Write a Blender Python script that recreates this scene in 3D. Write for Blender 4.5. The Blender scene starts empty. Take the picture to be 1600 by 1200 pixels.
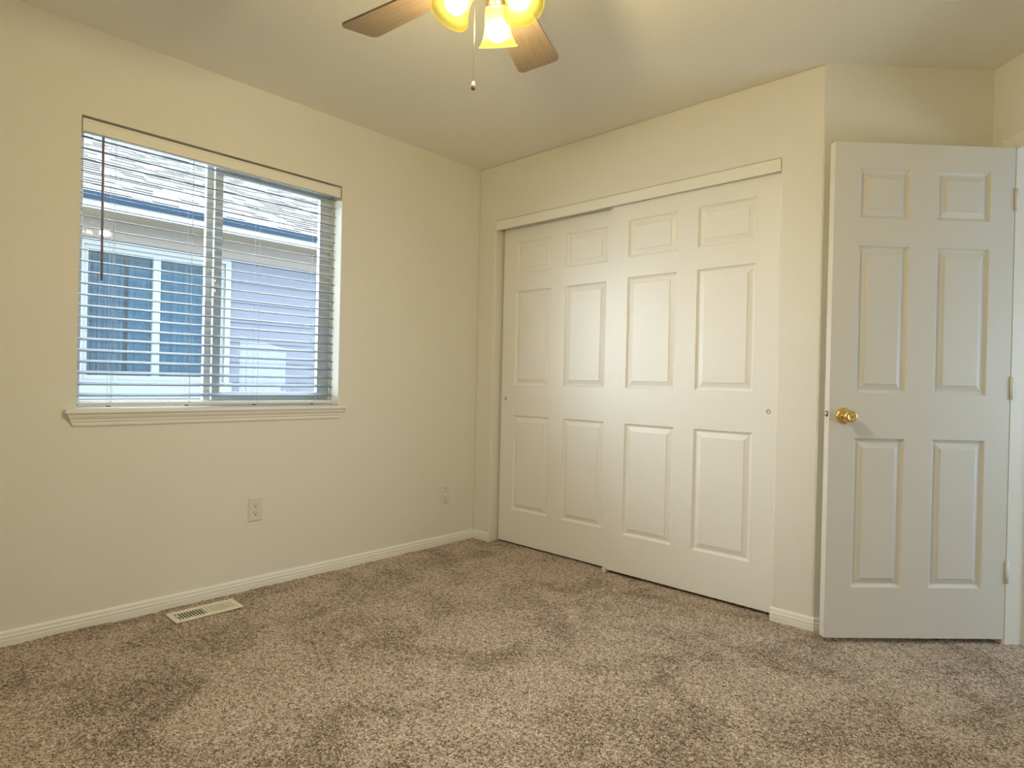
import bpy, math, random
import numpy as np
from mathutils import Vector, Matrix

sc = bpy.context.scene
COL = sc.collection
random.seed(7)
R = math.radians
S2 = math.sqrt(0.5)

# ------------------------------------------------------------------ camera
CAM = (2.99055, -2.85480, 1.04376)
cr = Vector((0.73102027, 0.68198126, 0.02260362))
cu = Vector((-0.01926013, -0.01249025, 0.99973649))
cf = Vector((-0.68208387, 0.73126299, -0.00400442))
cam_d = bpy.data.cameras.new('camera')
cam_d.sensor_width = 36.0
cam_d.lens = 36.0 * 969.717 / 1600.0
cam_d.clip_start = 0.02
cam_d.clip_end = 200
cam = bpy.data.objects.new('camera', cam_d)
COL.objects.link(cam)
m = Matrix.Identity(4)
for i in range(3):
    m[i][0] = cr[i]; m[i][1] = cu[i]; m[i][2] = -cf[i]; m[i][3] = CAM[i]
cam.matrix_world = m
sc.camera = cam

# ------------------------------------------------------------------ world and exposure
w = bpy.data.worlds.new('overcast_sky')
sc.world = w
w.use_nodes = True
wn = w.node_tree.nodes; wl = w.node_tree.links
wn.clear()
wo = wn.new('ShaderNodeOutputWorld'); wb = wn.new('ShaderNodeBackground')
wb.inputs[0].default_value = (0.86, 0.95, 1.0, 1); wb.inputs[1].default_value = 16.5
wl.new(wb.outputs[0], wo.inputs[0])
sc.view_settings.view_transform = 'Standard'
sc.view_settings.look = 'None'
sc.view_settings.gamma = 1.0
sc.view_settings.use_curve_mapping = False
sc.view_settings.exposure = 0.0
sc.cycles.max_bounces = 14
sc.cycles.diffuse_bounces = 8
sc.cycles.transparent_max_bounces = 24
sc.cycles.sample_clamp_indirect = 4.0
sc.cycles.use_denoising = True

BULB = 640.0
BULB_COL = (1.0, 0.975, 0.84)
HALL_W = 30.0
# daylight from the window at the end of the hall, out of sight beyond the doorway
ld = bpy.data.lights.new('hall_daylight', 'AREA')
ld.shape = 'RECTANGLE'; ld.size = 0.9; ld.size_y = 1.7
ld.energy = HALL_W; ld.color = (0.66, 0.84, 1.0)
lo = bpy.data.objects.new('hall_daylight', ld); COL.objects.link(lo)
lo.location = (4.75, 0.72, 1.05)
lo.rotation_euler = Vector((-1, -0.25, -0.05)).to_track_quat('-Z', 'Z').to_euler()

# ------------------------------------------------------------------ helpers
def tag(o, label=None, cat=None, group=None, kind=None):
    if label: o['label'] = label
    if cat: o['category'] = cat
    if group: o['group'] = group
    if kind: o['kind'] = kind
    return o

def empty(name, loc=(0, 0, 0), rz=0.0, parent=None):
    o = bpy.data.objects.new(name, None); COL.objects.link(o)
    o.location = loc; o.rotation_euler = (0, 0, rz)
    o.empty_display_size = 0.1
    if parent: o.parent = parent
    return o

class MB:
    def __init__(self):
        self.v = []; self.f = []; self.s = []
    def quad(self, a, b, c, d, smooth=False):
        n = len(self.v); self.v += [tuple(a), tuple(b), tuple(c), tuple(d)]
        self.f.append((n, n+1, n+2, n+3)); self.s.append(smooth); return self
    def box(self, x0, y0, z0, x1, y1, z1, M=None):
        x0, x1 = min(x0, x1), max(x0, x1); y0, y1 = min(y0, y1), max(y0, y1); z0, z1 = min(z0, z1), max(z0, z1)
        p = [(x, y, z) for z in (z0, z1) for y in (y0, y1) for x in (x0, x1)]
        if M is not None: p = [tuple(M @ Vector(q)) for q in p]
        n = len(self.v); self.v += p
        for f in ((0, 2, 3, 1), (4, 5, 7, 6), (0, 1, 5, 4), (2, 6, 7, 3), (0, 4, 6, 2), (1, 3, 7, 5)):
            self.f.append(tuple(n+i for i in f)); self.s.append(False)
        return self
    def prism(self, prof, a, b, U, V, smooth=False):
        """profile (u,v) swept from a to b, U,V profile axes"""
        a = Vector(a); b = Vector(b); U = Vector(U); V = Vector(V)
        n = len(self.v); k = len(prof)
        for P in (a, b):
            for (u, v) in prof: self.v.append(tuple(P + U*u + V*v))
        for i in range(k):
            j = (i+1) % k
            self.f.append((n+i, n+j, n+k+j, n+k+i)); self.s.append(smooth)
        self.f.append(tuple(n+i for i in reversed(range(k)))); self.s.append(False)
        self.f.append(tuple(n+k+i for i in range(k))); self.s.append(False)
        return self
    def lathe(self, prof, M=None, seg=32, smooth=True, close=False):
        """profile (r,z) about Z"""
        n = len(self.v); k = len(prof)
        for i in range(seg):
            a = 2*math.pi*i/seg
            for (r, z) in prof:
                p = Vector((r*math.cos(a), r*math.sin(a), z))
                self.v.append(tuple(M @ p) if M is not None else tuple(p))
        for i in range(seg):
            i2 = (i+1) % seg
            for j in range(k-1 if not close else k):
                j2 = (j+1) % k
                self.f.append((n+i*k+j, n+i2*k+j, n+i2*k+j2, n+i*k+j2)); self.s.append(smooth)
        return self
    def tube(self, pts, r, seg=8, caps=True):
        pts = [Vector(p) for p in pts]
        n = len(self.v)
        for i, p in enumerate(pts):
            d = (pts[min(i+1, len(pts)-1)] - pts[max(i-1, 0)]).normalized()
            q = d.orthogonal().normalized() if i == 0 else (q - d*q.dot(d)).normalized()
            b = d.cross(q)
            rr = r[i] if isinstance(r, (list, tuple)) else r
            for k in range(seg):
                a = 2*math.pi*k/seg
                self.v.append(tuple(p + q*math.cos(a)*rr + b*math.sin(a)*rr))
        for i in range(len(pts)-1):
            for k in range(seg):
                k2 = (k+1) % seg
                self.f.append((n+i*seg+k, n+i*seg+k2, n+(i+1)*seg+k2, n+(i+1)*seg+k)); self.s.append(True)
        if caps:
            self.f.append(tuple(n+k for k in reversed(range(seg)))); self.s.append(False)
            e = n+(len(pts)-1)*seg
            self.f.append(tuple(e+k for k in range(seg))); self.s.append(False)
        return self
    def build(self, name, mat, parent=None, bevel=0.0, seg=2):
        me = bpy.data.meshes.new(name); me.from_pydata(self.v, [], self.f); me.update()
        me.polygons.foreach_set('use_smooth', self.s)
        me.materials.append(mat)
        o = bpy.data.objects.new(name, me); COL.objects.link(o)
        if parent: o.parent = parent
        if bevel:
            bv = o.modifiers.new('bevel', 'BEVEL'); bv.width = bevel; bv.segments = seg
            bv.limit_method = 'ANGLE'; bv.angle_limit = R(40); bv.harden_normals = False
        return o

# ------------------------------------------------------------------ materials
def mat(name):
    m_ = bpy.data.materials.new(name); m_.use_nodes = True
    nt = m_.node_tree
    return m_, nt, nt.nodes.get('Principled BSDF'), nt.nodes.get('Material Output')

def paint(name, col, rough=0.5, bump=0.0, scale=150.0, dist=0.001, metal=0.0, spec=0.5, detail=3.0):
    m_, nt, b, o = mat(name)
    b.inputs['Roughness'].default_value = rough
    b.inputs['Metallic'].default_value = metal
    b.inputs['Specular IOR Level'].default_value = spec
    tc = nt.nodes.new('ShaderNodeTexCoord')
    n1 = nt.nodes.new('ShaderNodeTexNoise'); n1.inputs['Scale'].default_value = 2.2; n1.inputs['Detail'].default_value = 2
    nt.links.new(tc.outputs['Object'], n1.inputs['Vector'])
    mx = nt.nodes.new('ShaderNodeMix'); mx.data_type = 'RGBA'
    mx.inputs[6].default_value = (*[c*0.985 for c in col], 1); mx.inputs[7].default_value = (*[min(1, c*1.015) for c in col], 1)
    nt.links.new(n1.outputs['Fac'], mx.inputs[0]); nt.links.new(mx.outputs[2], b.inputs['Base Color'])
    if bump:
        n2 = nt.nodes.new('ShaderNodeTexNoise'); n2.inputs['Scale'].default_value = scale; n2.inputs['Detail'].default_value = detail
        nt.links.new(tc.outputs['Object'], n2.inputs['Vector'])
        bp = nt.nodes.new('ShaderNodeBump'); bp.inputs['Strength'].default_value = bump; bp.inputs['Distance'].default_value = dist
        nt.links.new(n2.outputs['Fac'], bp.inputs['Height']); nt.links.new(bp.outputs[0], b.inputs['Normal'])
    return m_

M_WALL = paint('cream_wall_paint', (0.80, 0.785, 0.73), 0.6, 0.35, 130, 0.0025)
M_CEIL = paint('ceiling_paint', (0.86, 0.85, 0.80), 0.75, 0.4, 110, 0.003)
M_TRIM = paint('white_trim_paint', (0.87, 0.86, 0.82), 0.38, 0.05, 60, 0.001)
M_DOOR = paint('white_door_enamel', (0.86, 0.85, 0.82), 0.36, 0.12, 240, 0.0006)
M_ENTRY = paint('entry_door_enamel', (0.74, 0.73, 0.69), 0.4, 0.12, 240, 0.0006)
M_PLAST = paint('white_plastic', (0.74, 0.72, 0.66), 0.35)
M_VINYL = paint('white_vinyl', (0.80, 0.82, 0.80), 0.4)
M_DARK = paint('dark_slot', (0.02, 0.018, 0.015), 0.7)
M_BRASS = paint('polished_brass', (0.86, 0.66, 0.28), 0.12, metal=1.0)
M_ABRASS = paint('antique_brass', (0.62, 0.47, 0.26), 0.3, metal=1.0)
M_STEEL = paint('steel', (0.62, 0.6, 0.56), 0.35, metal=1.0)
M_VENT = paint('cream_enamel_metal', (0.80, 0.76, 0.64), 0.4)
M_WAND = paint('clear_grey_plastic', (0.22, 0.20, 0.26), 0.2)
M_CORD = paint('blind_cord', (0.6, 0.6, 0.58), 0.7)

def carpet_material():
    m_, nt, b, o = mat('taupe_cut_pile_carpet')
    N = nt.nodes; L = nt.links
    tc = N.new('ShaderNodeTexCoord')
    warp = N.new('ShaderNodeTexNoise'); warp.inputs['Scale'].default_value = 90; warp.inputs['Detail'].default_value = 2
    L.new(tc.outputs['Object'], warp.inputs['Vector'])
    vm = N.new('ShaderNodeVectorMath'); vm.operation = 'MULTIPLY_ADD'
    vm.inputs[1].default_value = (0.008, 0.008, 0.008); L.new(warp.outputs['Color'], vm.inputs[0]); L.new(tc.outputs['Object'], vm.inputs[2])
    vo = N.new('ShaderNodeTexVoronoi'); vo.inputs['Scale'].default_value = 190; L.new(vm.outputs[0], vo.inputs['Vector'])
    sep = N.new('ShaderNodeSeparateColor'); L.new(vo.outputs['Color'], sep.inputs[0])
    fine = N.new('ShaderNodeTexNoise'); fine.inputs['Scale'].default_value = 210; fine.inputs['Detail'].default_value = 3; fine.inputs['Roughness'].default_value = 0.6
    L.new(tc.outputs['Object'], fine.inputs['Vector'])
    clump = N.new('ShaderNodeTexNoise'); clump.inputs['Scale'].default_value = 55; clump.inputs['Detail'].default_value = 4; clump.inputs['Roughness'].default_value = 0.65
    L.new(tc.outputs['Object'], clump.inputs['Vector'])
    big = N.new('ShaderNodeTexNoise'); big.inputs['Scale'].default_value = 3.4; big.inputs['Detail'].default_value = 5; big.inputs['Roughness'].default_value = 0.6; big.inputs['Distortion'].default_value = 0.8  # broad mottling puts the pile-direction shading into the carpet colour
    L.new(tc.outputs['Object'], big.inputs['Vector'])
    def mth(op, a, b_):
        n = N.new('ShaderNodeMath'); n.operation = op
        for i, q in enumerate((a, b_)):
            if isinstance(q, (int, float)): n.inputs[i].default_value = q
            else: L.new(q, n.inputs[i])
        return n.outputs[0]
    s = mth('MULTIPLY', sep.outputs[0], 0.42)
    s = mth('ADD', s, mth('MULTIPLY', fine.outputs['Fac'], 1.25))
    s = mth('ADD', s, mth('MULTIPLY', clump.outputs['Fac'], 0.55))
    s = mth('SUBTRACT', s, 0.625)
    bigr = N.new('ShaderNodeMapRange'); bigr.inputs[1].default_value = 0.36; bigr.inputs[2].default_value = 0.56; bigr.inputs[3].default_value = -0.11; bigr.inputs[4].default_value = 0.04
    L.new(big.outputs['Fac'], bigr.inputs[0])
    s = mth('ADD', s, bigr.outputs[0])
    cr_ = N.new('ShaderNodeValToRGB'); e = cr_.color_ramp.elements
    e[0].position = 0.22; e[0].color = (0.11, 0.072, 0.046, 1)
    e[1].position = 0.82; e[1].color = (0.88, 0.75, 0.63, 1)
    k = cr_.color_ramp.elements.new(0.42); k.color = (0.35, 0.265, 0.195, 1)
    k = cr_.color_ramp.elements.new(0.60); k.color = (0.61, 0.49, 0.395, 1)
    L.new(s, cr_.inputs[0]); L.new(cr_.outputs[0], b.inputs['Base Color'])
    b.inputs['Roughness'].default_value = 0.95; b.inputs['Specular IOR Level'].default_value = 0.1
    b.inputs['Sheen Weight'].default_value = 0.15
    bp = N.new('ShaderNodeBump'); bp.inputs['Strength'].default_value = 0.8; bp.inputs['Distance'].default_value = 0.006
    h = mth('ADD', mth('MULTIPLY', vo.outputs['Distance'], -0.8), mth('MULTIPLY', fine.outputs['Fac'], 0.9))
    h = mth('ADD', h, clump.outputs['Fac'])
    L.new(h, bp.inputs['Height']); L.new(bp.outputs[0], b.inputs['Normal'])
    return m_
M_CARPET = carpet_material()

def glass_material(name, tint=(0.96, 0.985, 0.98), ior=1.5):
    m_, nt, b, o = mat(name); N = nt.nodes; L = nt.links
    N.remove(b)
    tr = N.new('ShaderNodeBsdfTransparent'); tr.inputs[0].default_value = (*tint, 1)
    gl = N.new('ShaderNodeBsdfGlossy'); gl.inputs['Roughness'].default_value = 0.02
    ge = N.new('ShaderNodeNewGeometry'); dp = N.new('ShaderNodeVectorMath'); dp.operation = 'DOT_PRODUCT'
    L.new(ge.outputs['Normal'], dp.inputs[0]); L.new(ge.outputs['Incoming'], dp.inputs[1])
    def mth(op, a, b_):
        n = N.new('ShaderNodeMath'); n.operation = op
        for i, q in enumerate((a, b_)):
            if q is None: continue
            if isinstance(q, (int, float)): n.inputs[i].default_value = q
            else: L.new(q, n.inputs[i])
        return n.outputs[0]
    c = mth('ABSOLUTE', dp.outputs['Value'], None)
    r0 = ((ior-1)/(ior+1))**2
    sch = mth('ADD', mth('MULTIPLY', mth('POWER', mth('SUBTRACT', 1.0, c), 5.0), 1-r0), r0)
    mx = N.new('ShaderNodeMixShader')
    L.new(sch, mx.inputs[0]); L.new(tr.outputs[0], mx.inputs[1]); L.new(gl.outputs[0], mx.inputs[2]); L.new(mx.outputs[0], o.inputs[0])
    return m_
M_GLASS = glass_material('window_glass')
M_GLASS_N = glass_material('neighbour_glass', (0.62, 0.80, 0.90), 1.6)

def translucent(name, col, fac, rough=0.4, gloss=0.05):
    m_, nt, b, o = mat(name); N = nt.nodes; L = nt.links
    b.inputs['Base Color'].default_value = (*col, 1); b.inputs['Roughness'].default_value = rough
    t = N.new('ShaderNodeBsdfTranslucent'); t.inputs[0].default_value = (*col, 1)
    mx = N.new('ShaderNodeMixShader'); mx.inputs[0].default_value = fac
    L.new(b.outputs[0], mx.inputs[1]); L.new(t.outputs[0], mx.inputs[2]); L.new(mx.outputs[0], o.inputs[0])
    return m_
def shade_material():
    m_, nt, b, o = mat('amber_frosted_glass'); N = nt.nodes; L = nt.links
    b.inputs['Base Color'].default_value = (0.056, 0.051, 0.0090, 1); b.inputs['Roughness'].default_value = 0.35; b.inputs['Specular IOR Level'].default_value = 0.0
    t = N.new('ShaderNodeBsdfTranslucent'); t.inputs[0].default_value = (0.056, 0.051, 0.0090, 1)
    tr = N.new('ShaderNodeBsdfTransparent'); tr.inputs[0].default_value = (1.0, 0.90, 0.66, 1)
    m1 = N.new('ShaderNodeMixShader'); m1.inputs[0].default_value = 0.6
    L.new(b.outputs[0], m1.inputs[1]); L.new(t.outputs[0], m1.inputs[2])
    m2 = N.new('ShaderNodeMixShader'); m2.inputs[0].default_value = 0.66
    L.new(m1.outputs[0], m2.inputs[1]); L.new(tr.outputs[0], m2.inputs[2]); L.new(m2.outputs[0], o.inputs[0])
    return m_
M_SHADE = shade_material()
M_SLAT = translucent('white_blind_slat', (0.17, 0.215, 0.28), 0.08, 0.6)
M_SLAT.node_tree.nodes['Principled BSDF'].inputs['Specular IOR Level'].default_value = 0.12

def emission(name, col, s):
    m_, nt, b, o = mat(name); N = nt.nodes; L = nt.links
    N.remove(b); e = N.new('ShaderNodeEmission'); e.inputs[0].default_value = (*col, 1); e.inputs[1].default_value = s
    L.new(e.outputs[0], o.inputs[0]); return m_
M_BULBS = [emission('lit_bulb', BULB_COL, BULB*k_) for k_ in (1.9, 0.62, 0.66)]

def wood_material():
    m_, nt, b, o = mat('walnut_laminate'); N = nt.nodes; L = nt.links
    tc = N.new('ShaderNodeTexCoord'); mp = N.new('ShaderNodeMapping'); mp.inputs['Scale'].default_value = (3, 40, 10)
    L.new(tc.outputs['Object'], mp.inputs[0])
    n = N.new('ShaderNodeTexNoise'); n.inputs['Scale'].default_value = 3; n.inputs['Detail'].default_value = 6; n.inputs['Distortion'].default_value = 0.6
    L.new(mp.outputs[0], n.inputs['Vector'])
    c = N.new('ShaderNodeValToRGB'); c.color_ramp.elements[0].position = 0.3; c.color_ramp.elements[0].color = (0.16, 0.118, 0.086, 1)
    c.color_ramp.elements[1].position = 0.7; c.color_ramp.elements[1].color = (0.22, 0.165, 0.122, 1)
    L.new(n.outputs['Fac'], c.inputs[0]); L.new(c.outputs[0], b.inputs['Base Color'])
    b.inputs['Roughness'].default_value = 0.45
    return m_
M_WOOD = wood_material()

# ------------------------------------------------------------------ room geometry constants
H = 2.44
LX = 2.1343                       # end of the closet wall
W = 0.7418                        # length of the diagonal wall
Q = Vector((LX + W*S2, W*S2, 0))  # inner corner of diagonal wall and doorway wall
XR, YF = 3.70, -3.46
WY0, WY1, WZ0, WZ1 = -2.222, -1.033, 0.893, 2.081   # window opening
CX0, CX1, CZ1 = 0.156, 1.953, 2.078                 # closet opening
WT = 0.125                        # partition thickness

def frame_M(o, xa, ya):
    M = Matrix.Identity(4); xa = Vector(xa); ya = Vector(ya); za = xa.cross(ya)
    for i in range(3):
        M[i][0] = xa[i]; M[i][1] = ya[i]; M[i][2] = za[i]; M[i][3] = o[i]
    return M
# doorway wall frame: x runs along the wall into the room, y runs out through the doorway
M3 = frame_M(Q, (S2, -S2, 0), (S2, S2, 0))
DO0, DO1, DZ1 = 0.1295, 0.905, 2.052   # doorway opening along that wall
# diagonal wall frame: x along the wall, y behind it
M2 = frame_M(Vector((LX, 0, 0)), (S2, S2, 0), (-S2, S2, 0))

# floor: gently uneven pile surface
def make_floor():
    x0, x1, y0, y1, st = 0.0, 4.9, -3.46, 1.9, 0.012
    nx = int((x1-x0)/st)+1; ny = int((y1-y0)/st)+1
    rng = np.random.default_rng(3)
    xs = np.linspace(x0, x1, nx); ys = np.linspace(y0, y1, ny)
    Z = rng.normal(0, 0.0011, (ny, nx))
    for s_, a_ in ((0.05, 0.0012), (0.25, 0.0015)):
        gx = int((x1-x0)/s_)+2; gy = int((y1-y0)/s_)+2
        g = rng.normal(0, a_, (gy, gx))
        fx = np.linspace(0, gx-1.001, nx); fy = np.linspace(0, gy-1.001, ny)
        ix = fx.astype(int); iy = fy.astype(int); tx = fx-ix; ty = (fy-iy)[:, None]
        tx = tx*tx*(3-2*tx); ty = ty*ty*(3-2*ty)
        Z += (g[iy][:, ix]*(1-tx)+g[iy][:, ix+1]*tx)*(1-ty)+(g[iy+1][:, ix]*(1-tx)+g[iy+1][:, ix+1]*tx)*ty
    X, Y = np.meshgrid(xs, ys)
    co = np.stack([X, Y, Z], -1).reshape(-1, 3)
    idx = np.arange(nx*ny).reshape(ny, nx)
    f = np.stack([idx[:-1, :-1], idx[:-1, 1:], idx[1:, 1:], idx[1:, :-1]], -1).reshape(-1, 4)
    me = bpy.data.meshes.new('floor')
    me.vertices.add(len(co)); me.vertices.foreach_set('co', co.ravel())
    me.loops.add(f.size); me.loops.foreach_set('vertex_index', f.ravel().astype(np.int32))
    me.polygons.add(len(f)); me.polygons.foreach_set('loop_start', (np.arange(len(f))*4).astype(np.int32))
    me.polygons.foreach_set('loop_total', np.full(len(f), 4, np.int32))
    me.polygons.foreach_set('use_smooth', np.ones(len(f), bool))
    me.update(calc_edges=True); me.validate()
    me.materials.append(M_CARPET)
    o = bpy.data.objects.new('floor', me); COL.objects.link(o)
    return tag(o, kind='structure', label='taupe speckled cut-pile carpet covering the bedroom floor', cat='floor')
make_floor()

b = MB().box(-0.16, -3.6, H, 5.0, 2.0, H+0.1)
tag(b.build('ceiling', M_CEIL), 'cream textured bedroom ceiling around the fan', 'ceiling', kind='structure')

# window wall
b = MB()
b.box(-0.16, YF-0.12, -0.05, 0, WY0, H); b.box(-0.16, WY1, -0.05, 0, 0.9, H)
b.box(-0.16, WY0, -0.05, 0, WY1, WZ0-0.022); b.box(-0.16, WY0, WZ1, 0, WY1, H)
tag(b.build('wall_left', M_WALL), 'cream textured wall that holds the window', 'wall', kind='structure')
# closet wall
b = MB()
out_ = [(0, -0.05), (CX0, -0.05), (CX0, CZ1), (CX1, CZ1), (CX1, -0.05), (LX, -0.05), (LX, H), (0, H)]
n_ = len(out_)
for y_ in (0, WT):
    for (x_, z_) in out_: b.v.append((x_ - (0.052 if (y_ and x_ == LX) else 0), y_, z_))
for i in range(n_):
    j = (i+1) % n_; b.f.append((i, n_+i, n_+j, j)); b.s.append(False)
b.f.append(tuple(range(n_))); b.f.append(tuple(reversed(range(n_, 2*n_)))); b.s += [False, False]
tag(b.build('wall_back', M_WALL, bevel=0.008, seg=3), 'cream wall around the sliding closet doors', 'wall', kind='structure')
b = MB().box(0, 0, -0.05, W, 0.1, H, M2)
tag(b.build('wall_diagonal', M_WALL), 'short angled cream wall behind the open door', 'wall', kind='structure')
b = MB()
LEN3 = (XR - Q.x)/S2
b.box(-0.1, 0, -0.05, DO0-0.02, WT, H, M3); b.box(DO1+0.02, 0, -0.05, LEN3+0.08, WT, H, M3); b.box(DO0-0.02, 0, DZ1+0.02, DO1+0.02, WT, H, M3)
tag(b.build('wall_doorway', M_WALL), 'cream wall with the doorway above the open door', 'wall', kind='structure')
yr = Q.y - (XR-Q.x)
tag(MB().box(XR, YF, -0.05, XR+0.1, yr+0.03, H).build('wall_right', M_WALL), 'cream wall opposite the window', 'wall', kind='structure')
tag(MB().box(-0.0, YF-0.12, -0.05, XR+0.1, YF, H).build('wall_front', M_WALL), 'cream wall behind the viewpoint', 'wall', kind='structure')
# closet interior and hall shell
b = MB().box(0, 0.70, -0.05, 2.75, 0.80, H)
tag(b.build('wall_closet', M_WALL), 'wall inside the closet behind its doors', 'wall', kind='structure')
b = MB()
b.box(2.65, 1.85, -0.05, 5.0, 1.95, H); b.box(4.85, -0.9, -0.05, 4.95, 1.95, H); b.box(XR+0.1, -1.0, -0.05, 4.95, -0.9, H); b.box(2.65, 0.70, -0.05, 2.75, 1.95, H)
tag(b.build('wall_hall', M_WALL), 'hall walls beyond the doorway', 'wall', kind='structure')

# baseboards, sculpted profile
BB = [(0, -0.01), (0.013, -0.01), (0.013, 0.022), (0.0105, 0.024), (0.0105, 0.027), (0.0125, 0.029), (0.012, 0.036), (0.0085, 0.040), (0.0085, 0.0425), (0.0105, 0.0445), (0.0085, 0.052), (0.005, 0.056), (0, 0.057)]
def baseboard(name, label, a, b_, nrm):
    mb = MB().prism(BB, a, b_, nrm, (0, 0, 1))
    return tag(mb.build(name, M_TRIM), label, 'baseboard', kind='structure')
baseboard('baseboard_left', 'white moulded baseboard under the window wall', (0, YF, 0), (0, -0.001, 0), (1, 0, 0))
baseboard('baseboard_back', 'short white baseboard between the corner and the closet', (0, 0, 0), (CX0+0.001, 0, 0), (0, -1, 0))
o = baseboard('baseboard_closet', 'short white baseboard right of the closet', (CX1, 0, 0), (LX+0.005, 0, 0), (0, -1, 0))
baseboard('baseboard_diagonal', 'white baseboard on the angled wall behind the door', (LX+0.0, 0, 0), tuple(Q), (S2, -S2, 0))
baseboard('baseboard_doorway', 'white baseboard right of the doorway', tuple(M3 @ Vector((DO1+0.06, 0, 0))), tuple(M3 @ Vector((LEN3, 0, 0))), (-S2, -S2, 0))
baseboard('baseboard_right', 'white baseboard on the wall opposite the window', (XR, YF, 0), (XR, yr, 0), (-1, 0, 0))

# ------------------------------------------------------------------ panelled doors
PROF = [(0, 0), (0.0022, 0.0045), (0.009, 0.0095), (0.013, 0.0110), (0.017, 0.0105), (0.037, 0.0035), (0.0385, 0.0012), (0.040, 0.0010)]
def panel_door(wd, ht, th, xs, zs, both=False):
    """slab spanning x 0..wd, y 0..th (front at y=0), z 0..ht with six moulded panels; xs, zs pairs"""
    mb = MB()
    cx = [0]+[v for p in xs for v in p]+[wd]; cz = [0]+[v for p in zs for v in p]+[ht]
    for side in ((0, 1), (th, -1)) if both else ((0, 1),):
        y0, sg = side
        for i in range(len(cx)-1):
            for j in range(len(cz)-1):
                a0, a1, c0, c1 = cx[i], cx[i+1], cz[j], cz[j+1]
                if i % 2 == 1 and j % 2 == 1:
                    prev = None
                    for (ins, dep) in PROF:
                        r_ = [(a0+ins, y0+sg*dep, c0+ins), (a1-ins, y0+sg*dep, c0+ins), (a1-ins, y0+sg*dep, c1-ins), (a0+ins, y0+sg*dep, c1-ins)]
                        if prev:
                            for k in range(4):
                                k2 = (k+1) % 4
                                q = [prev[k], prev[k2], r_[k2], r_[k]]
                                mb.quad(*(q if sg > 0 else q[::-1]))
                        prev = r_
                    mb.quad(*(prev if sg > 0 else prev[::-1]))
                else:
                    q = [(a0, y0, c0), (a1, y0, c0), (a1, y0, c1), (a0, y0, c1)]
                    mb.quad(*(q if sg > 0 else q[::-1]))
    mb.quad((0, th, 0), (0, 0, 0), (0, 0, ht), (0, th, ht)); mb.quad((wd, 0, 0), (wd, th, 0), (wd, th, ht), (wd, 0, ht))
    mb.quad((0, 0, ht), (wd, 0, ht), (wd, th, ht), (0, th, ht)); mb.quad((0, th, 0), (wd, th, 0), (wd, 0, 0), (0, 0, 0))
    if not both: mb.quad((0, th, 0), (0, th, ht), (wd, th, ht), (wd, th, 0))
    return mb

# entry door, opened back against the angled wall
A = Vector((2.2080, -0.1070, 0))
Md = frame_M(A, (S2, S2, 0), (-S2, S2, 0))
d1 = empty('door_1'); d1.matrix_world = Md
tag(d1, 'white six-panel entry door standing open with a brass knob', 'door', kind='structure')
DB, DT = 0.022, 2.056
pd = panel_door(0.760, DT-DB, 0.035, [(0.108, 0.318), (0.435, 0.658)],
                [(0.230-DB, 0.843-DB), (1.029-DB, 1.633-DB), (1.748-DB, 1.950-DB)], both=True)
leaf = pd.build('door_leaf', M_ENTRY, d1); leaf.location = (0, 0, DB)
def knob_mb(sg):
    mb = MB()
    # lathe axis along -y (room side) or +y
    Mk = frame_M(Vector((0, 0, 0)), (1, 0, 0), (0, 0, 1)) if sg < 0 else frame_M(Vector((0, 0, 0)), (-1, 0, 0), (0, 0, 1))
    prof = [(0.012, 0.010), (0.012, 0.022), (0.015, 0.027), (0.022, 0.032), (0.0262, 0.040), (0.0262, 0.048), (0.0235, 0.056), (0.017, 0.060), (0.0165, 0.0595), (0.010, 0.0605), (0.0001, 0.0608)]
    return mb.lathe(prof, Mk, 40), Mk
for sg, y in ((-1, 0.0), (1, 0.035)):
    kb, Mk = knob_mb(sg)
    k_ = kb.build('door_knob', M_BRASS, d1); k_.location = (0.062, y, 0.934)
    k_['label'] = 'round polished brass knob'
    rs = MB().lathe([(0.034, 0.0), (0.034, 0.004), (0.032, 0.0085), (0.027, 0.012), (0.018, 0.0145), (0.0115, 0.015)], Mk, 40)
    rs.build('rosette', M_BRASS, k_)
    if sg < 0:
        MB().lathe([(0.0026, 0.0612), (0.0001, 0.0612)], Mk, 14).build('lock_hole', M_DARK, k_)
Ml = frame_M(Vector((0, 0, 0)), (0, 0, 1), (0, 1, 0))
lt = MB().lathe([(0.0001, 0.0006), (0.0125, 0.0006)], Ml, 24).build('latch_ring', M_DARK, d1); lt.location = (0, 0.0175, 0.940)
MB().lathe([(0.0088, 0.0006), (0.0088, 0.006), (0.0001, 0.0085)], Ml, 20).build('latch_bolt', M_STEEL, lt)
for z in (0.30, 1.06, 1.84):
    hb = MB(); hb.tube([(0.764, -0.004, z-0.045), (0.764, -0.004, z+0.045)], 0.0055, 10)
    hb.tube([(0.764, -0.004, z+0.045), (0.764, -0.004, z+0.05)], 0.0035, 8)
    hb.box(0.757, 0.0, z-0.044, 0.7615, 0.032, z+0.044)
    hb.build('hinge', M_TRIM, d1)

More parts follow.
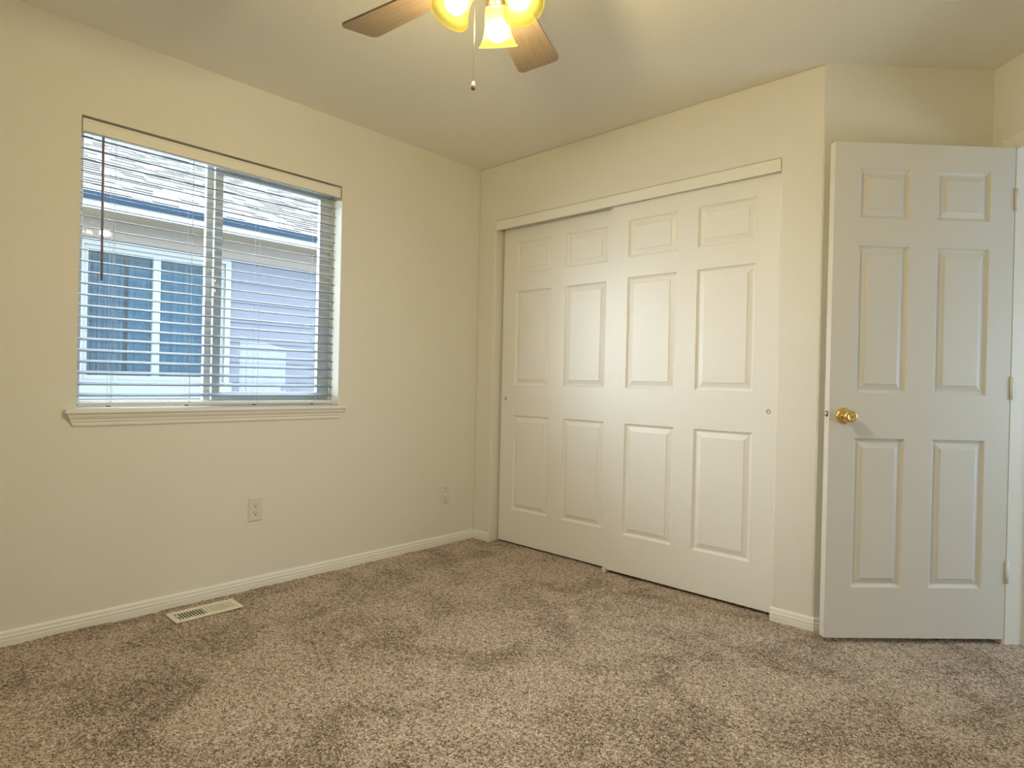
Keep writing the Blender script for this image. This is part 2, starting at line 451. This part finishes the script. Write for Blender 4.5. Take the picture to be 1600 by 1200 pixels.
# doorway jamb, stop and casing
dj = empty('trim_1'); dj.matrix_world = M3
tag(dj, 'white jamb and casing of the doorway beside the open door', 'door trim', kind='structure')
jb = MB()
jb.box(DO0-0.019, -0.002, -0.01, DO0, WT+0.002, DZ1+0.019); jb.box(DO1, -0.002, -0.01, DO1+0.019, WT+0.002, DZ1+0.019)
jb.box(DO0, -0.002, DZ1, DO1, WT+0.002, DZ1+0.019)
jb.build('jamb', M_TRIM, dj)
st = MB()
st.box(DO0, 0.078, -0.01, DO0+0.011, 0.112, DZ1); st.box(DO1-0.011, 0.078, -0.01, DO1, 0.112, DZ1); st.box(DO0+0.011, 0.078, DZ1-0.011, DO1-0.011, 0.112, DZ1)
st.build('door_stop', M_TRIM, dj)
cs = MB()
CP = [(0, 0), (0, -0.010), (0.012, -0.013), (0.04, -0.014), (0.052, -0.016), (0.057, -0.012), (0.057, 0)]
cs.prism(CP, (DO0-0.005, 0, -0.01), (DO0-0.005, 0, DZ1+0.005), (-1, 0, 0), (0, 1, 0))
cs.prism(CP, (DO1+0.005, 0, -0.01), (DO1+0.005, 0, DZ1+0.005), (1, 0, 0), (0, 1, 0))
cs.prism(CP, (DO0-0.062, 0, DZ1+0.005), (DO1+0.062, 0, DZ1+0.005), (0, 0, 1), (0, 1, 0))
cs.build('casing', M_TRIM, dj)

# closet sliding doors
def closet_door(name, x0, y0, x1, z0, z1, pull_x, label):
    wd = x1-x0
    r_ = empty(name, (x0, y0, 0)); tag(r_, label, 'door', kind='structure')
    zz = [(0.225-z0, 0.829-z0), (1.022-z0, 1.622-z0), (1.731-z0, 1.932-z0)]
    xx = [(0.110, 0.402), (0.513, 0.806)]
    lf = panel_door(wd, z1-z0, 0.033, xx, zz).build('door_leaf', M_DOOR, r_); lf.location = (0, 0, z0)
    Mk = frame_M(Vector((pull_x-x0, 0, 0.933)), (1, 0, 0), (0, 0, 1))
    MB().lathe([(0.0125, 0.0), (0.0125, 0.0012), (0.0105, 0.0016), (0.0098, 0.0012), (0.0098, 0.0008), (0.0001, 0.0008)], Mk, 28).build('finger_pull', M_PLAST, r_)
    MB().lathe([(0.0092, 0.0011), (0.0075, 0.0011)], Mk, 28, smooth=False).build('pull_recess', M_DARK, r_)
    return r_
closet_door('door_2', 0.172, 0.068, 1.087, 0.012, 2.040, 0.212, 'white six-panel sliding closet door at the corner side, set behind the other')
closet_door('door_3', 1.033, 0.028, 1.9505, 0.016, 2.040, 1.912, 'white six-panel sliding closet door in front, next to the entry door')
tb = MB()
tb.box(CX0+0.002, -0.001, 2.019, CX1-0.001, 0.016, 2.0755)
o = tb.build('trim_2', M_TRIM, bevel=0.0015); tag(o, 'white header board across the top of the closet doors', 'trim', kind='structure')
tr = MB().box(CX0+0.004, 0.018, 2.045, CX1-0.004, 0.115, 2.075)
tag(tr.build('trim_3', M_STEEL), 'metal sliding track above the closet doors', 'trim', kind='structure')
g = empty('door_guide', (1.035, 0.048, 0))
tag(g, 'small white plastic floor guide between the closet doors', 'door guide')
MB().box(-0.011, -0.030, 0.0, 0.011, 0.03, 0.006).build('base', M_PLAST, g, bevel=0.001)
MB().box(-0.011, -0.028, 0.006, 0.011, -0.0225, 0.026).build('prong', M_PLAST, g)
MB().box(-0.011, 0.0145, 0.006, 0.011, 0.0185, 0.026).build('prong', M_PLAST, g)

# ------------------------------------------------------------------ window unit
wn_ = empty('window_1', (0, 0, 0)); tag(wn_, 'white vinyl sliding window behind the blind', 'window', kind='structure')
FX0, FX1 = -0.155, -0.095
fb = MB(); F = 0.030
fb.box(FX0, WY0, WZ0, FX1, WY0+F, WZ1); fb.box(FX0, WY1-F, WZ0, FX1, WY1, WZ1)
fb.box(FX0, WY0+F, WZ1-F, FX1, WY1-F, WZ1); fb.box(FX0, WY0+F, WZ0, FX1, WY1-F, WZ0+F)
fb.box(FX1, WY0, WZ0, FX1+0.006, WY0+0.012, WZ1); fb.box(FX1, WY1-0.012, WZ0, FX1+0.006, WY1, WZ1)
fb.build('window_frame', M_VINYL, wn_, bevel=0.002)
fx = MB(); fx.box(-0.145, -1.690, WZ0+F, -0.120, -1.655, WZ1-F); fx.build('fixed_stile', M_VINYL, wn_, bevel=0.0015)
MB().box(-0.138, WY0+F, WZ0+F, -0.134, -1.688, WZ1-F).build('window_pane', M_GLASS, wn_)
sb = MB(); y0s, y1s = -1.662, WY1-F+0.004; z0s, z1s = WZ0+F-0.002, WZ1-F+0.002
sb.box(-0.118, y0s, z0s, -0.092, y0s+0.038, z1s); sb.box(-0.118, y1s-0.050, z0s, -0.092, y1s, z1s)
sb.box(-0.118, y0s+0.038, z1s-0.044, -0.092, y1s-0.050, z1s); sb.box(-0.118, y0s+0.038, z0s, -0.092, y1s-0.050, z0s+0.040)
sash = sb.build('sliding_sash', M_VINYL, wn_, bevel=0.002)
MB().box(-0.107, y0s+0.037, z0s+0.039, -0.103, y1s-0.049, z1s-0.043).build('sash_pane', M_GLASS, sash)
lk = MB(); lk.box(-0.092, y0s+0.004, 1.44, -0.082, y0s+0.026, 1.50); lk.box(-0.082, y0s-0.008, 1.452, -0.074, y0s+0.014, 1.488)
lk.build('sash_latch', M_VINYL, sash, bevel=0.003)
# stool and apron
sl = MB(); sl.box(-0.095, WY0+0.001, WZ0-0.022, 0.0, WY1-0.001, WZ0); sl.box(0.0, WY0-0.040, WZ0-0.018, 0.034, WY1+0.036, WZ0)
sill = sl.build('window_sill', M_TRIM, wn_, bevel=0.004, seg=3)
AP = [(0, 0), (0.024, 0), (0.024, -0.008), (0.020, -0.016), (0.014, -0.024), (0.013, -0.032), (0.009, -0.036), (0.009, -0.044), (0.007, -0.051), (0, -0.053)]
apb = MB(); n = len(AP)
ya, yb = WY0-0.034, WY1+0.030
for (u, vv) in AP: apb.v.append((u, ya-0.0+(-vv)*0.45, WZ0-0.018+vv))
for (u, vv) in AP: apb.v.append((u, yb-(-vv)*0.45, WZ0-0.018+vv))
for i in range(n):
    j = (i+1) % n; apb.f.append((i, n+i, n+j, j)); apb.s.append(False)
apb.f.append(tuple(range(n))); apb.f.append(tuple(reversed(range(n, 2*n)))); apb.s += [False, False]
apb.build('apron', M_TRIM, sill)

# ------------------------------------------------------------------ blind
bl = empty('window_blind', (-0.04, (WY0+WY1)/2, 0.897))
tag(bl, 'white two-inch horizontal slat blind hanging lowered in the window', 'blind')
OX, OY, OZ = 0.04, -(WY0+WY1)/2, -0.897   # offsets from world to blind space
def B(mb, name, mt, parent=bl, **k):
    mb.v = [(x+OX, y+OY, z+OZ) for x, y, z in mb.v]
    return mb.build(name, mt, parent, **k)
SY0, SY1 = WY0+0.008, WY1-0.024
vb = MB(); vb.box(-0.010, WY0+0.005, 2.017, -0.004, WY1-0.007, 2.0695)
vb.prism([(0, 0), (0.003, 0), (0.003, -0.006), (0, -0.008)], (-0.004, WY0+0.005, 2.0695), (-0.004, WY1-0.007, 2.0695), (1, 0, 0), (0, 0, 1))
vb.prism([(0, 0), (0.003, 0.002), (0.003, 0.007), (0, 0.009)], (-0.004, WY0+0.005, 2.017), (-0.004, WY1-0.007, 2.017), (1, 0, 0), (0, 0, 1))
vb.box(-0.05, WY0+0.005, 2.017, -0.010, WY0+0.009, 2.0695)
B(vb, 'valance', M_TRIM)
hb = MB(); hb.box(-0.070, SY0, 2.030, -0.020, SY1, 2.074)
B(hb, 'headrail', M_VINYL)
TIL = R(13.5); SW = 0.050
sb = MB()
for k in range(24):
    ze = 0.9445+0.0459*k
    if k == 0: ze = 0.9440
    pr_ = []
    ca, sa = math.cos(TIL), math.sin(TIL)
    top = []; bot = []
    for i in range(7):
        t = i/6.0
        crown = 0.0016*(1-(2*t-1)**2)
        x_ = -t*SW
        top.append((x_, crown+0.0014)); bot.append((x_, crown-0.0014))
    prof = top+bot[::-1]
    pr_ = [(-0.0165+u*ca-0*vv, ze-u*sa*1.0+vv*ca) for u, vv in prof]
    pr_ = [(px_+ (0), pz_) for px_, pz_ in pr_]
    sb.prism(pr_, (0, SY0, 0), (0, SY1, 0), (1, 0, 0), (0, 0, 1), smooth=False)
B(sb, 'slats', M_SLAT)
rb = MB(); rb.box(-0.066, SY0, 0.9045, -0.016, SY1, 0.9190)
rail = B(rb, 'bottom_rail', M_VINYL, bevel=0.003)
lads = (-2.100, -1.790, -1.474, -1.165)
for y in lads:
    lb = MB()
    for dx in (-0.0145, -0.0655):
        lb.tube([(dx, y, 2.03), (dx, y, 0.915)], 0.0006, 5)
    lb.tube([(-0.041, y+0.012, 2.03), (-0.041, y+0.012, 0.915)], 0.0007, 5)
    B(lb, 'ladder_cord', M_CORD)
    B(MB().box(-0.05, y-0.006, 0.8985, -0.032, y+0.006, 0.9045), 'cord_button', M_WAND)
wb_ = MB(); wb_.tube([(-0.002, -2.146, 2.012), (-0.0015, -2.1445, 1.72), (-0.002, -2.1425, 1.421)], 0.0050, 6)
wnd = B(wb_, 'tilt_wand', M_WAND); wnd['label'] = 'dark slender tilt wand'
hk = MB(); hk.tube([(-0.012, -2.146, 2.022), (-0.004, -2.146, 2.018), (-0.002, -2.146, 2.008)], 0.0018, 6)
hk.v = [(x+OX, y+OY, z+OZ) for x, y, z in hk.v]; hk.build('wand_hook', M_STEEL, wnd)

# ------------------------------------------------------------------ wall plates and register
Mp = frame_M(Vector((0, 0, 0)), (0, 1, 0), (0, 0, 1))      # local x -> +Y, local y -> +Z, local z -> +X
def plate(name, label, cat, yc, zc, hw, hh):
    r_ = empty(name, (0.0, yc, zc)); tag(r_, label, cat)
    pb = MB()
    z0, z1 = 0.0, 0.0065
    o_ = [(-hw, -hh), (hw, -hh), (hw, hh), (-hw, hh)]; i_ = [(x*(1-0.004/hw), y*(1-0.004/hh)) for x, y in o_]
    n0 = len(pb.v)
    for (x, y), z in [(p, z0) for p in o_]+[(p, 0.003) for p in o_]+[(p, z1) for p in i_]:
        pb.v.append(tuple(Mp @ Vector((x, y, z))))
    for r0 in (0, 4):
        for k in range(4):
            k2 = (k+1) % 4; pb.f.append((r0+k, r0+k2, r0+4+k2, r0+4+k)); pb.s.append(False)
    pb.f.append((8, 9, 10, 11)); pb.s.append(False)
    pb.build('wall_plate', M_PLAST, r_)
    return r_
ot = plate('wall_outlet', 'white duplex power outlet on the wall below the window', 'outlet', -1.4785, 0.388, 0.035, 0.057)
for s_ in (1, -1):
    zc = 0.0195*s_
    fb = MB(); pts = []
    for i in range(32):
        a = 2*math.pi*i/32; x = 0.0168*math.cos(a); z = 0.0168*math.sin(a); z = max(-0.0135, min(0.0135, z)); pts.append((x, z+zc))
    nn = len(pts)
    for zz in (0.0064, 0.0078):
        for p in pts: fb.v.append(tuple(Mp @ Vector((p[0], p[1], zz))))
    for i in range(nn): fb.f.append((i, (i+1) % nn, nn+(i+1) % nn, nn+i)); fb.s.append(True)
    fb.f.append(tuple(range(nn, 2*nn))); fb.s.append(False)
    sk = fb.build('socket_face', M_PLAST, ot)
    sl_ = MB()
    sl_.box(-0.0078, zc+0.0010, 0.0077, -0.0056, zc+0.0095, 0.0082, Mp); sl_.box(0.0056, zc+0.0015, 0.0077, 0.0076, zc+0.0085, 0.0082, Mp)
    sl_.lathe([(0.0032, 0.0082), (0.0001, 0.0082)], Mp @ Matrix.Translation((0, zc-0.0065, 0)), 14)
    sl_.build('socket_slots', M_DARK, sk)
MB().lathe([(0.0032, 0.0065), (0.003, 0.008), (0.0001, 0.0083)], Mp, 14).build('screw', M_PLAST, ot)
jk = plate('wall_jack', 'small white cable jack plate low on the wall near the corner', 'cable jack', -0.2545, 0.315, 0.035, 0.057)
MB().lathe([(0.0065, 0.0065), (0.0065, 0.009), (0.0048, 0.009), (0.0048, 0.017), (0.0030, 0.017), (0.003, 0.012), (0.0001, 0.012)], Mp, 16).build('coax_connector', M_ABRASS, jk)
for s_ in (1, -1):
    MB().lathe([(0.0036, 0.0065), (0.0034, 0.0082), (0.0001, 0.0086)], Mp @ Matrix.Translation((0, 0.0418*s_, 0)), 14).build('screw', M_DARK, jk)

vt = empty('floor_register', (0.160, -1.765, 0.0)); tag(vt, 'cream metal floor register set in the carpet along the baseboard', 'floor vent')
vx, vy = 0.066, 0.142
fr = MB(); ix, iy = 0.040, 0.122
fr.box(-vx, -vy, 0.002, vx, -iy, 0.009); fr.box(-vx, iy, 0.002, vx, vy, 0.009); fr.box(-vx, -iy, 0.002, -ix, iy, 0.009); fr.box(ix, -iy, 0.002, vx, iy, 0.009)
fr.box(-ix, -0.006, 0.002, ix, 0.006, 0.009)
fr.build('frame', M_VENT, vt, bevel=0.0025)
lv = MB()
for half in (-1, 1):
    for i in range(10):
        y = half*(0.0125+i*0.0118)
        if half < 0: lv.box(-ix, y-0.0019, 0.003, ix, y+0.0019, 0.0072)
        else: lv.box(-ix, y-0.0034, 0.0065, ix, y+0.0034, 0.0085)
lv.build('louvers', M_VENT, vt)
MB().box(-ix, 0.006, 0.0030, ix, iy, 0.0050).build('damper', M_VENT, vt)
MB().box(-ix, -iy, 0.0012, ix, -0.006, 0.0018).build('duct_opening', M_DARK, vt)
MB().box(-0.004, -iy+0.002, 0.006, 0.010, -iy+0.0075, 0.0125).build('lever', M_VENT, vt)

# smoke detector
sd = empty('smoke_detector', (2.640, -0.270, H)); tag(sd, 'round cream smoke detector on the ceiling near the open door', 'smoke detector')
MB().lathe([(0.070, 0), (0.070, -0.012), (0.066, -0.014), (0.066, -0.022), (0.058, -0.034), (0.040, -0.038), (0.0001, -0.038)], None, 40).build('housing', M_CEIL, sd)
MB().lathe([(0.067, -0.0145), (0.0675, -0.018), (0.067, -0.0215)], None, 40).build('vent_band', M_CEIL, sd)

# ------------------------------------------------------------------ ceiling fan
FC = (1.8163, -1.7262); BZ = 2.117
fan = empty('ceiling_fan', (FC[0], FC[1], H)); tag(fan, 'wood-bladed ceiling fan with three lit amber glass shades', 'ceiling fan')
def zf(z): return z-H
MB().lathe([(0.0001, zf(2.44)), (0.075, zf(2.44)), (0.075, zf(2.425)), (0.066, zf(2.405)), (0.050, zf(2.385)), (0.030, zf(2.372)), (0.0001, zf(2.372))], None, 40).build('canopy', M_ABRASS, fan)
MB().lathe([(0.0135, zf(2.385)), (0.0135, zf(2.29))], None, 20).build('downrod', M_ABRASS, fan)
MB().lathe([(0.0001, zf(2.30)), (0.035, zf(2.30)), (0.070, zf(2.285)), (0.112, zf(2.262)), (0.120, zf(2.235)), (0.120, zf(2.185)), (0.110, zf(2.165)), (0.080, zf(2.150)), (0.0001, zf(2.150))], None, 48).build('motor_housing', M_ABRASS, fan)
AZ0, PIT, BR, BW = R(186.966), R(11.45), 0.5083, 0.1435
for k in range(5):
    az = AZ0-R(72)*k
    Mb = Matrix.Rotation(az, 4, 'Z') @ Matrix.Rotation(-PIT, 4, 'X')
    # rounded blade outline in local coords (x radial, y across)
    out = []
    def arc(cx_, cy_, r_, a0, a1, n_=6):
        for i in range(n_+1):
            a = a0+(a1-a0)*i/n_; out.append((cx_+r_*math.cos(a), cy_+r_*math.sin(a)))
    w1, w0, x0, x1 = BW/2, 0.056, 0.165, BR+0.004
    rr = 0.022
    arc(x1-rr, w1-rr, rr, math.pi/2, 0); arc(x1-rr, -w1+rr, rr, 0, -math.pi/2)
    arc(x0+0.03, -w0+0.03, 0.03, -math.pi/2, -math.pi); arc(x0+0.03, w0-0.03, 0.03, math.pi, math.pi/2)
    bm = MB(); n = len(out)
    for z in (-0.003, 0.003):
        for (x, y) in out: bm.v.append((x, y, z))
    for i in range(n): j = (i+1) % n; bm.f.append((i, j, n+j, n+i)); bm.s.append(False)
    bm.f.append(tuple(range(n))); bm.f.append(tuple(reversed(range(n, 2*n)))); bm.s += [False, False]
    bo = bm.build('blade', M_WOOD, fan); bo.matrix_local = Matrix.Translation((0, 0, zf(BZ))) @ Mb
    ib = MB()
    ib.box(0.150, -0.020, 0.0032, 0.235, 0.020, 0.0062); ib.tube([(0.085, 0, 0.050), (0.12, 0, 0.040), (0.16, 0, 0.010), (0.20, 0, 0.006)], [0.013, 0.012, 0.012, 0.008], 10)
    ib.build('blade_iron', M_ABRASS, bo)
# light kit
MB().lathe([(0.040, zf(2.152)), (0.040, zf(2.135)), (0.048, zf(2.125)), (0.048, zf(2.085)), (0.040, zf(2.070)), (0.022, zf(2.060)), (0.010, zf(2.050)), (0.0001, zf(2.048))], None, 36).build('light_fitter', M_ABRASS, fan)
SH = 0.100
for k in range(3):
    az = R(124+120*k)
    tilt = R(27)
    d = Vector((math.cos(az), math.sin(az), 0))
    ax = (d*math.sin(tilt)+Vector((0, 0, -1))*math.cos(tilt)).normalized()
    rim = Vector((0.009, 0.008, zf(1.979)))+d*0.110
    base = rim-ax*SH
    yv = Vector((-d.y, d.x, 0)); xv = yv.cross(ax)
    Ms = Matrix.Identity(4)
    for i in range(3):
        Ms[i][0] = xv[i]; Ms[i][1] = yv[i]; Ms[i][2] = ax[i]; Ms[i][3] = base[i]
    ab = MB(); ab.tube([(0.030*d.x, 0.030*d.y, zf(2.105)), tuple(d*0.052+Vector((0, 0, zf(2.108)))), tuple(base-ax*0.03), tuple(base-ax*0.01)], [0.008, 0.008, 0.009, 0.010], 12)
    arm = ab.build('lamp_arm', M_ABRASS, fan)
    MB().lathe([(0.0001, -0.028), (0.018, -0.028), (0.026, -0.020), (0.0275, 0.000), (0.0275, 0.006), (0.026, 0.006), (0.024, -0.018), (0.0001, -0.022)], Ms, 32).build('socket_cup', M_ABRASS, arm)
    prof = [(0.0235, -0.004), (0.0260, 0.004), (0.0305, 0.012), (0.0325, 0.030), (0.0340, 0.050), (0.0380, 0.070), (0.0440, 0.086), (0.0505, 0.0975), (0.0545, 0.1005), (0.0545, 0.1035), (0.0530, 0.1040)]
    inner = [(r_-0.0022, z_) for r_, z_ in reversed(prof)]
    sh = MB().lathe(prof+inner, Ms, 48, close=True).build('lamp_shade', M_SHADE, fan)
    sh['label'] = 'bell-shaped amber glass shade, lit from within'
    bp_ = []
    for i in range(13):
        a = math.pi*i/12; bp_.append((max(0.0001, 0.0290*math.sin(a)), 0.064-0.0290*math.cos(a)))
    MB().lathe(bp_, Ms, 24).build('bulb', M_BULBS[k], sh)
# pull chains
for (dx, dy, z0, z1) in ((-0.025, -0.018, 2.075, 1.826),):
    cb = MB(); cb.tube([(dx, dy, zf(z0)), (dx, dy, zf(z1))], 0.0005, 6)
    ch = cb.build('pull_chain', M_ABRASS, fan)
    MB().lathe([(0.0001, 0.002), (0.003, 0.001), (0.0045, -0.003), (0.0062, -0.009), (0.0062, -0.015), (0.0045, -0.020), (0.0001, -0.022)], Matrix.Translation((dx, dy, zf(z1))), 18).build('pull_fob', M_WOOD, ch)

# ------------------------------------------------------------------ neighbour's house
NX = -3.0            # wall face
EX, EZ = -2.62, 2.300  # fascia face, fascia bottom
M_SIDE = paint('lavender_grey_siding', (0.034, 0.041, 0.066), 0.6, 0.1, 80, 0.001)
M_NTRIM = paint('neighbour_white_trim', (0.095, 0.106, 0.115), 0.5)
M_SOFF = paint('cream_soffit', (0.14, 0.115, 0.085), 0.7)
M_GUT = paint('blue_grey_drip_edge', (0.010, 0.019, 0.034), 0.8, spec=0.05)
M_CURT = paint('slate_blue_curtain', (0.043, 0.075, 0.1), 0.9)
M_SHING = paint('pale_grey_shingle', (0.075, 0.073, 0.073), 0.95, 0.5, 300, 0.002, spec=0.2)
M_BUTT = paint('asphalt_edge_shadow', (0.014, 0.014, 0.017), 0.95, spec=0.1)  # asphalt butts coloured dark to draw the shadow lines between shingle courses
nh = empty('neighbour_house', (NX, 0, -0.35)); tag(nh, "neighbouring house with pale shingle roof and white-trimmed window, seen through the blind", 'house')
def NB(mb, name, mt, parent=nh, **k):
    mb.v = [(x-NX, y, z+0.35) for x, y, z in mb.v]
    return mb.build(name, mt, parent, **k)
nwy0, nwy1, nwz0, nwz1 = -1.560, -0.435, 0.985, 2.085
sd_ = MB()
z = -0.35; lap = 0.19; hole = (nwy0-0.01, nwy1+0.01, nwz0-0.01, nwz1+0.01)
def lapseg(y0, y1, z0, z1):
    sd_.quad((NX+0.014, y0, z0), (NX+0.014, y1, z0), (NX+0.002, y1, z1), (NX+0.002, y0, z1))
    sd_.quad((NX+0.0, y0, z0), (NX, y1, z0), (NX+0.014, y1, z0), (NX+0.014, y0, z0))
while z < 2.30:
    z1 = z+lap
    if z1 > hole[2] and z < hole[3]:
        lapseg(-3.0, hole[0], z, z1); lapseg(hole[1], 5, z, z1)
        if z < hole[2]: lapseg(hole[0], hole[1], z, hole[2])
        if z1 > hole[3]: lapseg(hole[0], hole[1], hole[3], z1)
    else: lapseg(-3.0, 5, z, z1)
    z = z1
sd_.box(NX-0.15, -3.0, -0.35, NX-0.10, nwy0-0.05, 2.45); sd_.box(NX-0.15, nwy1+0.05, -0.35, NX-0.10, 5, 2.45)
sd_.box(-7.5, -3.0, -0.35, NX, -2.9, 2.45)
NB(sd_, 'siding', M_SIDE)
tb = MB(); T = 0.05
tb.box(NX-0.02, nwy0-T, nwz0-0.01, NX+0.025, nwy0, nwz1); tb.box(NX-0.02, nwy1, nwz0-0.01, NX+0.025, nwy1+T, nwz1)
tb.box(NX-0.02, nwy0-T, nwz1, NX+0.025, nwy1+T, nwz1+T); tb.box(NX-0.02, nwy0-T-0.02, nwz0-0.16, NX+0.035, nwy1+T+0.02, nwz0-0.01)
trm = NB(tb, 'window_casing', M_NTRIM)
wf = MB(); f_ = 0.035
wf.box(NX-0.05, nwy0, nwz0+f_, NX+0.005, nwy0+f_, nwz1-f_); wf.box(NX-0.05, nwy1-f_, nwz0+f_, NX+0.005, nwy1, nwz1-f_)
wf.box(NX-0.05, nwy0, nwz1-f_, NX+0.005, nwy1, nwz1); wf.box(NX-0.05, nwy0, nwz0-0.01, NX+0.005, nwy1, nwz0+f_)
wf.box(NX-0.05, -1.045, nwz0+f_, NX+0.005, -0.985, nwz1-f_)
NB(wf, 'window', M_NTRIM)
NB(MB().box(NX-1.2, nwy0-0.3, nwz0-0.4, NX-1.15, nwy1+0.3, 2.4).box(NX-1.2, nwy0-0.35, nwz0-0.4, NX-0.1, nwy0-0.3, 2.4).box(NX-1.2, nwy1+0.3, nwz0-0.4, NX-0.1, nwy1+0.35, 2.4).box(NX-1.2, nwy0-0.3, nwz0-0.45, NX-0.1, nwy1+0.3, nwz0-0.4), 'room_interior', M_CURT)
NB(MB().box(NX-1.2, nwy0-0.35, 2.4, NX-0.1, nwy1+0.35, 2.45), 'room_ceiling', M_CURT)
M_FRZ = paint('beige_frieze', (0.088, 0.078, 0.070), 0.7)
NB(MB().box(NX-0.02, -3.0, 2.145, NX+0.020, 5, EZ+0.011), 'frieze_board', M_FRZ)
NB(MB().box(NX-0.035, nwy0+f_, nwz0+f_, NX-0.031, -1.045, nwz1-f_), 'window_pane', M_GLASS_N)
NB(MB().box(NX-0.035, -0.985, nwz0+f_, NX-0.031, nwy1-f_, nwz1-f_), 'window_pane', M_GLASS_N)
for (ya, yb) in ((nwy0-0.02, -1.22), (-1.19, nwy1+0.02)):
    cbm = MB(); N_ = 90
    for i in range(N_+1):
        y = ya+(yb-ya)*i/N_; x = NX-0.16+0.014*math.sin(i*0.62)+0.006*math.sin(i*1.7)
        cbm.v += [(x, y, nwz0-0.05), (x, y, nwz1+0.05)]
    for i in range(N_): cbm.f.append((2*i, 2*i+2, 2*i+3, 2*i+1)); cbm.s.append(True)
    NB(cbm, 'curtain', M_CURT)
# soffit, fascia, gutter
NB(MB().box(NX-0.12, -3.0, EZ+0.012, EX-0.02, 5, EZ+0.030), 'soffit', M_SOFF)
NB(MB().box(EX-0.03, -3.0, EZ, EX, 5, EZ+0.105), 'fascia', M_NTRIM)
gb = MB(); gb.prism([(0, -0.05), (0.010, -0.056), (0.018, -0.056), (0.02, 0.006), (0, 0.006)], (EX, -3.0, EZ+0.122), (EX, 5, EZ+0.122), (1, 0, 0), (0, 0, 1))
NB(gb, 'drip_edge', M_GUT)
# laminated shingle courses, dark edge strips paint the shadow at each step
ed = MB(); rf = MB(); slope = math.atan2(5, 12); up = Vector((-math.cos(slope), 0, math.sin(slope))); nr = Vector((math.sin(slope), 0, math.cos(slope)))
rng = random.Random(11)
o0 = Vector((EX+0.015, 0, EZ+0.128)); exp = 0.145
for c in range(46):
    y = -3.0+rng.random()*0.2
    base_ = o0+up*(c*exp)
    rf.box(0, 0, 0, 8, exp+0.05, 0.004, frame_M(base_+Vector((0, -3.0, 0))+nr*(0.002+0.0), (0, 1, 0), tuple(up)))
    if c < 44:
        while y < 5:
            wd = rng.uniform(0.10, 0.24); th_ = 0.010 if rng.random() < .6 else 0.005
            if rng.random() < 0.72:
                P = base_+Vector((0, y, 0)); s0 = -0.012 if c else 0.0
                t0 = 0.018
                pts = [(0, s0), (wd, s0), (wd-t0, exp), (t0, exp)]
                n0 = len(rf.v)
                for hgt in (0.004, 0.004+th_):
                    for (a, s_) in pts: rf.v.append(tuple(P+Vector((0, a, 0))+up*s_+nr*(hgt*(1.0 if s_ <= 0 else 0.35))))
                for k in range(4):
                    k2 = (k+1) % 4; rf.f.append((n0+k, n0+k2, n0+4+k2, n0+4+k)); rf.s.append(False)
                rf.f.append((n0+4, n0+5, n0+6, n0+7)); rf.s.append(False)
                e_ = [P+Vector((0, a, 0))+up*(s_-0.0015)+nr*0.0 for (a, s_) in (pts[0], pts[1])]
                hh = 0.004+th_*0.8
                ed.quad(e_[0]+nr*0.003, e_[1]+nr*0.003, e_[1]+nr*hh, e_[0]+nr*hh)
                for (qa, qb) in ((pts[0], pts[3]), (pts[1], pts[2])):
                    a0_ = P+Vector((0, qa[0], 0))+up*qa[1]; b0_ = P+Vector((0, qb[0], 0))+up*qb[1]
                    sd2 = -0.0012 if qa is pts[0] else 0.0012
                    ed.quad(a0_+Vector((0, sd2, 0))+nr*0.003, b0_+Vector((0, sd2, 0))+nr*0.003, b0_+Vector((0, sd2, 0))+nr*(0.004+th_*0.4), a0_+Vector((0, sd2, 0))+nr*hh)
            y += wd
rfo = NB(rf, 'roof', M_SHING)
ed.v = [(x-NX, y, z+0.35) for x, y, z in ed.v]; ed.build('shingle_edge_shadows', M_BUTT, rfo)
# our own eave above the window and the side yard
tag(MB().box(-9, -8, -0.37, -0.16, 7, -0.35).build('ground', paint('gravel', (0.24, 0.24, 0.235), 0.9, 0.6, 60, 0.01)), 'grey gravel side yard between the houses', 'ground', kind='structure')
